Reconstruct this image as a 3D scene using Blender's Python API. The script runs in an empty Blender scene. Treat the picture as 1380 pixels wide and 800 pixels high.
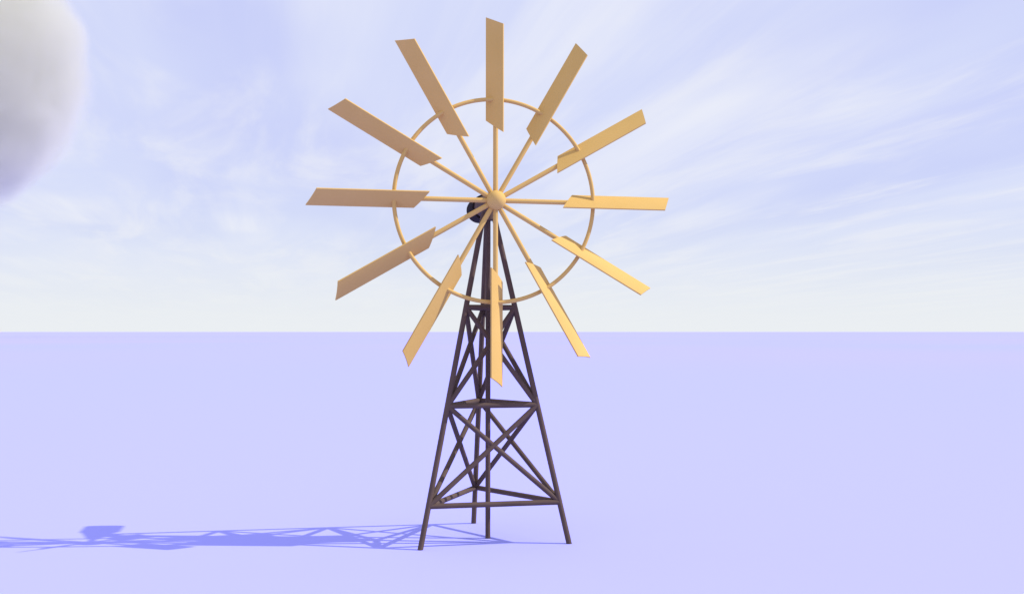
import bpy, bmesh, math, random
from mathutils import Vector, Matrix
from math import radians, sin, cos, pi, tan, atan2, sqrt

random.seed(4)
S = 3.0                                   # metres per eye height
scene = bpy.context.scene
col = scene.collection

# ------------------------------------------------------------------ materials
def new_mat(name):
    m = bpy.data.materials.new(name); m.use_nodes = True
    nt = m.node_tree; nt.nodes.clear()
    out = nt.nodes.new('ShaderNodeOutputMaterial')
    return m, nt, out

def surface(name, c1, c2, scale, rough, spec=0.3, stretch=(1, 1, 1), bump=0.0, detail=4, lo=.35, hi=.65):
    m, nt, out = new_mat(name)
    N, L = nt.nodes.new, nt.links.new
    b = N('ShaderNodeBsdfPrincipled'); L(b.outputs[0], out.inputs[0])
    tc = N('ShaderNodeTexCoord'); mp = N('ShaderNodeMapping'); mp.inputs['Scale'].default_value = stretch
    L(tc.outputs['Object'], mp.inputs[0])
    nz = N('ShaderNodeTexNoise'); nz.inputs['Scale'].default_value = scale; nz.inputs['Detail'].default_value = detail
    L(mp.outputs[0], nz.inputs[0])
    r = N('ShaderNodeValToRGB'); r.color_ramp.elements[0].position = lo; r.color_ramp.elements[1].position = hi
    r.color_ramp.elements[0].color = (*c1, 1); r.color_ramp.elements[1].color = (*c2, 1)
    L(nz.outputs['Fac'], r.inputs[0]); L(r.outputs[0], b.inputs['Base Color'])
    b.inputs['Roughness'].default_value = rough
    b.inputs['Specular IOR Level'].default_value = spec
    if bump:
        n2 = N('ShaderNodeTexNoise'); n2.inputs['Scale'].default_value = scale * 6; n2.inputs['Detail'].default_value = 5
        L(mp.outputs[0], n2.inputs[0])
        bp = N('ShaderNodeBump'); bp.inputs['Strength'].default_value = bump; bp.inputs['Distance'].default_value = .01
        L(n2.outputs['Fac'], bp.inputs['Height']); L(bp.outputs[0], b.inputs['Normal'])
    return m

M_wheel = surface('ochre_paint', (.64, .400, .108), (.67, .422, .120), 1.6, .75, .15)
M_tower = surface('brown_black_paint', (.096, .062, .047), (.118, .076, .056), 3.0, .75, .2)
M_head = surface('black_paint', (.015, .010, .010), (.022, .014, .014), 3.0, .8, .05)
M_ground = surface('lavender_ground', (.398, .413, .93), (.430, .409, .93), .008, .95, .0, detail=0, lo=.2, hi=.8)

# ------------------------------------------------------------------ mesh helpers
def obj(name, bm, mat, parent=None, smooth=True):
    bmesh.ops.recalc_face_normals(bm, faces=bm.faces)
    me = bpy.data.meshes.new(name); bm.to_mesh(me); bm.free()
    if smooth:
        me.shade_smooth()
        me.set_sharp_from_angle(angle=radians(38))
    me.materials.append(mat)
    o = bpy.data.objects.new(name, me); col.objects.link(o)
    if parent: o.parent = parent
    return o

def frame(d):
    d = d.normalized(); a = Vector((0, 0, 1)) if abs(d.z) < .9 else Vector((1, 0, 0))
    u = d.cross(a).normalized(); return u, d.cross(u).normalized()

def add_tube(bm, p, q, r, r2=None, n=20, bev=.12):
    """closed round bar with slightly eased ends"""
    r2 = r if r2 is None else r2
    p, q = Vector(p), Vector(q); d = q - p; u, v = frame(d); dn = d.normalized()
    b = r * bev
    st = [(p, r - b), (p + dn * b, r), (q - dn * b, r2), (q, r2 - b)]
    rings = []
    for c, rr in st:
        rings.append([bm.verts.new(c + (u * cos(2 * pi * k / n) + v * sin(2 * pi * k / n)) * rr) for k in range(n)])
    for a, c in zip(rings, rings[1:]):
        for k in range(n): bm.faces.new((a[k], a[(k + 1) % n], c[(k + 1) % n], c[k]))
    bm.faces.new(rings[0]); bm.faces.new(rings[-1])
    return bm

def tube(p, q, r, **k): return add_tube(bmesh.new(), p, q, r, **k)

# ------------------------------------------------------------------ ground
gm = bmesh.new()
R = 60000
prev = None
c0 = gm.verts.new((0, 0, 0))
for rr in (30, 300, 3000, R):
    ring = [gm.verts.new((rr * cos(2 * pi * k / 96), rr * sin(2 * pi * k / 96), 0)) for k in range(96)]
    for k in range(96):
        if prev is None: gm.faces.new((c0, ring[k], ring[(k + 1) % 96]))
        else: gm.faces.new((prev[k], ring[k], ring[(k + 1) % 96], prev[(k + 1) % 96]))
    prev = ring
g = obj('ground', gm, M_ground, smooth=False); g['kind'] = 'structure'

# ------------------------------------------------------------------ windmill
mill = bpy.data.objects.new('windmill', None); col.objects.link(mill)
mill['label'] = 'tall windmill with twelve ochre blades on a dark three-legged lattice tower'
mill['category'] = 'windmill'

RT, ZA, AZ = .408 * S, 1.694 * S, radians(221.8)
apex = Vector((0, 0, ZA))
foot = [Vector((RT * cos(AZ + k * 2 * pi / 3), RT * sin(AZ + k * 2 * pi / 3), 0)) for k in range(3)]
def on(k, z):
    return foot[k].lerp(apex, z / ZA)
rl = .0131 * S
head_z = 1.621 * S
TOPZ = 1.575 * S
for k in range(3):
    obj('leg', tube(on(k, -.03), on(k, TOPZ), rl), M_tower, mill)
obj('centre_pipe', tube((0, 0, -.03), (0, 0, head_z - .12), .0122 * S), M_tower, mill)
lev = [.193 * S, .651 * S, 1.118 * S]
for z in lev:
    for k in range(3):
        a, b = on(k, z), on((k + 1) % 3, z)
        obj('horizontal_brace', tube(a, b, rl * .98), M_tower, mill)
for z0, z1 in zip(lev, lev[1:]):
    for k in range(3):
        j = (k + 1) % 3
        # the two bars of an X sit just beside each other where they cross
        n = (foot[j] - foot[k]).cross(Vector((0, 0, 1))).normalized() * .004
        obj('diagonal_brace', tube(on(k, z0) + n, on(j, z1) + n, rl * .92), M_tower, mill)
        obj('diagonal_brace', tube(on(j, z0) - n, on(k, z1) - n, rl * .92), M_tower, mill)

yaw = radians(12.5)
n = Vector((sin(yaw), -cos(yaw), 0)); hx = Vector((cos(yaw), sin(yaw), 0)); up = Vector((0, 0, 1))
C = Vector((0, 0, head_z)) + n * (.181 * S)             # wheel centre
def ax(s): return C - n * (s * S)

# head (short drum) and its parts
hb = bmesh.new(); add_tube(hb, ax(.255), ax(.435), .064 * S, r2=.064 * S, n=48, bev=.10)
head = obj('head', hb, M_head, mill)
obj('saddle', tube(Vector((0, 0, TOPZ - .09)), Vector((0, 0, head_z + .02)), .034 * S, n=32), M_tower, mill)
obj('shaft', tube(ax(.01), ax(.12), .0125 * S, n=24), M_tower, mill)
obj('gear_housing', tube(ax(.10), ax(.262), .024 * S, r2=.056 * S, n=40, bev=.1), M_tower, mill)

# wheel: the rim carries hub, spokes and blades
Rr = .4815 * S
rb = bmesh.new()
NS, NT, rt = 144, 14, .0097 * S
vs = []
for i in range(NS):
    a = 2 * pi * i / NS; e = hx * cos(a) + up * sin(a)
    vs.append([rb.verts.new(C + e * (Rr + rt * cos(2 * pi * j / NT)) + n * (rt * sin(2 * pi * j / NT))) for j in range(NT)])
for i in range(NS):
    for j in range(NT):
        a, b = vs[i], vs[(i + 1) % NS]; rb.faces.new((a[j], b[j], b[(j + 1) % NT], a[(j + 1) % NT]))
rim = obj('wheel_rim', rb, M_wheel, mill)
hub = bmesh.new()
bmesh.ops.create_uvsphere(hub, u_segments=40, v_segments=24, radius=.0462 * S, matrix=Matrix.Translation(C + n * (.016 * S)))
obj('hub', hub, M_wheel, rim)

r1, r0, w, pit, s1, s0 = .8587 * S, .3527 * S, .0505 * S, radians(47.5), -.0235 * S, -.0323 * S
BUL, TH = .0045 * S, .0065 * S
for i in range(12):
    a = i * pi / 6
    e = hx * cos(a) + up * sin(a); t = hx * sin(a) - up * cos(a)      # radial, clockwise tangent
    obj('spoke', tube(C + e * .02 * S, C + e * (r0 + .30 * S), .0117 * S), M_wheel, rim)
    ch = t * cos(pit) + n * sin(pit); m = n * cos(pit) - t * sin(pit)
    bm = bmesh.new(); NU = 12; NV = 10
    front, back = [], []
    for j in range(NU + 1):
        u = -1 + 2 * j / NU; z = BUL * (1 - u * u)
        fr, bk = [], []
        for k in range(NV + 1):
            v = k / NV; r = (r0 + s0 * u) * (1 - v) + (r1 + s1 * u) * v
            p = C + e * r + ch * (u * w) + m * (z - BUL * .15 + .0105 * S)
            fr.append(bm.verts.new(p)); bk.append(bm.verts.new(p - m * TH))
        front.append(fr); back.append(bk)
    for j in range(NU):
        for k in range(NV):
            bm.faces.new((front[j][k], front[j + 1][k], front[j + 1][k + 1], front[j][k + 1]))
            bm.faces.new((back[j][k], back[j][k + 1], back[j + 1][k + 1], back[j + 1][k]))
        bm.faces.new((front[j][0], back[j][0], back[j + 1][0], front[j + 1][0]))
        bm.faces.new((front[j][NV], front[j + 1][NV], back[j + 1][NV], back[j][NV]))
    for k in range(NV):
        bm.faces.new((front[0][k], front[0][k + 1], back[0][k + 1], back[0][k]))
        bm.faces.new((front[NU][k], back[NU][k], back[NU][k + 1], front[NU][k + 1]))
    obj('blade', bm, M_wheel, rim)

# ------------------------------------------------------------------ camera
cam = bpy.data.cameras.new('camera'); co = bpy.data.objects.new('camera', cam); col.objects.link(co)
PX, F = 1380., 1408.
pitch = math.atan(47 / F)
co.location = (.1173 * S, -5.1098 * S, S)
co.rotation_euler = (pi / 2 + pitch, 0, 0)
cam.sensor_width = 36; cam.lens = 36 * F / PX; cam.clip_start = .1; cam.clip_end = 200000
scene.camera = co
def ray(px, py):                                           # direction of a place in the sky, as seen from the viewpoint
    x, y = (px - 690) / F, (400 - py) / F
    return Vector((x, cos(pitch) - y * sin(pitch), sin(pitch) + y * cos(pitch)))

# ------------------------------------------------------------------ the low cloud at the upper left
D = 600.; D0, F0 = D, F
cm, nt, out = new_mat('cloud_vapour')
vol = nt.nodes.new('ShaderNodeVolumePrincipled'); nt.links.new(vol.outputs[0], out.inputs['Volume'])
vol.inputs['Color'].default_value = (.83, .82, .70, 1)
def vn(kind, **k):
    x = nt.nodes.new(kind)
    for a, b in k.items(): setattr(x, a, b)
    return x
ctc = vn('ShaderNodeTexCoord')
dv = vn('ShaderNodeVectorMath', operation='DIVIDE'); nt.links.new(ctc.outputs['Object'], dv.inputs[0])
dv.inputs[1].default_value = (163 * D0 / F0, 150 * D0 / F0, 186 * D0 / F0)
ln = vn('ShaderNodeVectorMath', operation='LENGTH'); nt.links.new(dv.outputs[0], ln.inputs[0])
cn = vn('ShaderNodeTexNoise'); nt.links.new(dv.outputs[0], cn.inputs[0]); cn.inputs['Scale'].default_value = 3.0; cn.inputs['Detail'].default_value = 4
ad = vn('ShaderNodeMath', operation='MULTIPLY_ADD'); nt.links.new(cn.outputs['Fac'], ad.inputs[0]); ad.inputs[1].default_value = 0.34; nt.links.new(ln.outputs['Value'], ad.inputs[2])
mr = vn('ShaderNodeMapRange', interpolation_type='SMOOTHSTEP'); nt.links.new(ad.outputs[0], mr.inputs[0])
mr.inputs[1].default_value = 1.20; mr.inputs[2].default_value = 1.10; mr.inputs[3].default_value = 0; mr.inputs[4].default_value = .05
nt.links.new(mr.outputs[0], vol.inputs['Density'])
vol.inputs['Anisotropy'].default_value = .0
bm = bmesh.new()
bmesh.ops.create_icosphere(bm, subdivisions=5, radius=1)
from mathutils import noise
cc = Vector(co.location) + ray(-55, 100) * D
px = D / F
for v in bm.verts:
    d = v.co.normalized()
    k = 1.08 + .06 * noise.noise(d * 1.6 + Vector((3, 1, 7))) + .05 * noise.noise(d * 4 + Vector((1, 5, 2))) + .02 * noise.noise(d * 9)
    v.co = Vector((d.x * 163, d.y * 150, d.z * 186)) * k * px
cl = obj('cloud', bm, cm)
cl.rotation_euler = (0, radians(14), 0)
cl.location = cc
cl['label'] = 'soft rounded grey white cloud low in the sky at the left'; cl['category'] = 'cloud'

# ------------------------------------------------------------------ sky and sun
k, ky = 1.19, .045                                        # ground shadow run per unit height
sund = Vector((k, -ky, 1)).normalized()                    # towards the sun
el = math.asin(sund.z)
wd = bpy.data.worlds.new('World'); scene.world = wd; wd.use_nodes = True
nt = wd.node_tree; nt.nodes.clear(); N, L = nt.nodes.new, nt.links.new
wo = N('ShaderNodeOutputWorld'); bg = N('ShaderNodeBackground'); L(bg.outputs[0], wo.inputs[0])
bg.inputs[1].default_value = .1
sky = N('ShaderNodeTexSky'); sky.sky_type = 'NISHITA'; sky.sun_disc = False
sky.sun_elevation = el; sky.sun_rotation = math.atan2(sund.x, sund.y)
sky.air_density = 1.0; sky.dust_density = .6; sky.ozone_density = 2.0
def mth(op, a, b=None, c=None, clamp=False):
    x = N('ShaderNodeMath'); x.operation = op; x.use_clamp = clamp
    for i, v in enumerate((a, b, c)):
        if v is None: continue
        if isinstance(v, (int, float)): x.inputs[i].default_value = v
        else: L(v, x.inputs[i])
    return x.outputs[0]
def mixc(f, a, b):
    x = N('ShaderNodeMix'); x.data_type = 'RGBA'
    if isinstance(f, (int, float)): x.inputs[0].default_value = f
    else: L(f, x.inputs[0])
    for s, v in ((x.inputs[6], a), (x.inputs[7], b)):
        if isinstance(v, tuple): s.default_value = (*v, 1)
        else: L(v, s)
    return x.outputs[2]
def step(v, lo, hi):
    x = N('ShaderNodeMapRange'); x.interpolation_type = 'SMOOTHSTEP'
    L(v, x.inputs[0]); x.inputs[1].default_value = lo; x.inputs[2].default_value = hi
    return x.outputs[0]
def noise_tex(vec, scale, detail=4, rough=.5, dist=0):
    x = N('ShaderNodeTexNoise'); L(vec, x.inputs[0]); x.inputs['Scale'].default_value = scale
    x.inputs['Detail'].default_value = detail; x.inputs['Roughness'].default_value = rough; x.inputs['Distortion'].default_value = dist
    return x.outputs['Fac']
tc = N('ShaderNodeTexCoord'); sp = N('ShaderNodeSeparateXYZ'); L(tc.outputs['Generated'], sp.inputs[0])
z = mth('MAXIMUM', sp.outputs[2], 0.0)
zz = mth('ADD', z, .035)
cv = N('ShaderNodeCombineXYZ'); L(mth('DIVIDE', sp.outputs[0], zz), cv.inputs[0]); L(mth('DIVIDE', sp.outputs[1], zz), cv.inputs[1])
def layer(angle, sx, sy, off):
    mp = N('ShaderNodeMapping'); mp.vector_type = 'TEXTURE'
    mp.inputs['Rotation'].default_value = (0, 0, radians(angle)); mp.inputs['Scale'].default_value = (sx, sy, 1); mp.inputs['Location'].default_value = off
    L(cv.outputs[0], mp.inputs[0]); return mp.outputs[0]
# radiance below is divided by the background strength (.1)
base = mixc(.90, sky.outputs[0], (5.95, 6.35, 10.0))
base = mixc(mth('MULTIPLY', mth('SUBTRACT', 1.0, step(z, .04, .20)), .8), base, (6.5, 7.25, 9.4))
base = mixc(step(z, .33, .60), base, (6.8, 7.3, 12.4))
broad = step(noise_tex(layer(102, 5.0, 1.6, (2.6, 4, 0)), 1.0, 3, .5, .15), .30, .60)
c1 = mixc(mth('MULTIPLY', broad, .62), base, (7.3, 7.85, 9.7))
streak = step(noise_tex(layer(102, 8.0, .50, (5, 3, 0)), 1.0, 5, .55, .3), .40, .76)
patch = step(noise_tex(layer(95, 2.5, 2.0, (1, 7, 0)), 1.0, 2, .5), .40, .60)
c2 = mixc(mth('MULTIPLY', mth('MULTIPLY', streak, patch), .82), c1, (8.6, 8.8, 9.6))
puff = step(noise_tex(layer(104, 2.6, .7, (9, 2, 0)), 1.2, 5, .6, .5), .42, .72)
c3 = mixc(mth('MULTIPLY', puff, .70), c2, (8.3, 8.5, 9.4))
hz = mth('POWER', mth('SUBTRACT', 1.0, step(z, 0.0, .20)), 2.6)
c4 = mixc(mth('MULTIPLY', hz, .97), c3, (8.35, 8.65, 8.9))
L(c4, bg.inputs[0])

sl = bpy.data.lights.new('sun', 'SUN'); sl.energy = 4.0; sl.angle = radians(.5); sl.color = (1, .97, .92)
so = bpy.data.objects.new('sun', sl); col.objects.link(so)
so.rotation_euler = sund.to_track_quat('Z', 'Y').to_euler(); so.location = (10, -10, 20)

# ------------------------------------------------------------------ render settings
vs_ = scene.view_settings
scene.display_settings.display_device = 'sRGB'
vs_.view_transform = 'Standard'; vs_.look = 'None'; vs_.exposure = 0; vs_.gamma = 1; vs_.use_curve_mapping = False
scene.render.engine = 'CYCLES'
cy = scene.cycles
cy.max_bounces = 8; cy.diffuse_bounces = 4; cy.volume_bounces = 5
cy.use_denoising = True
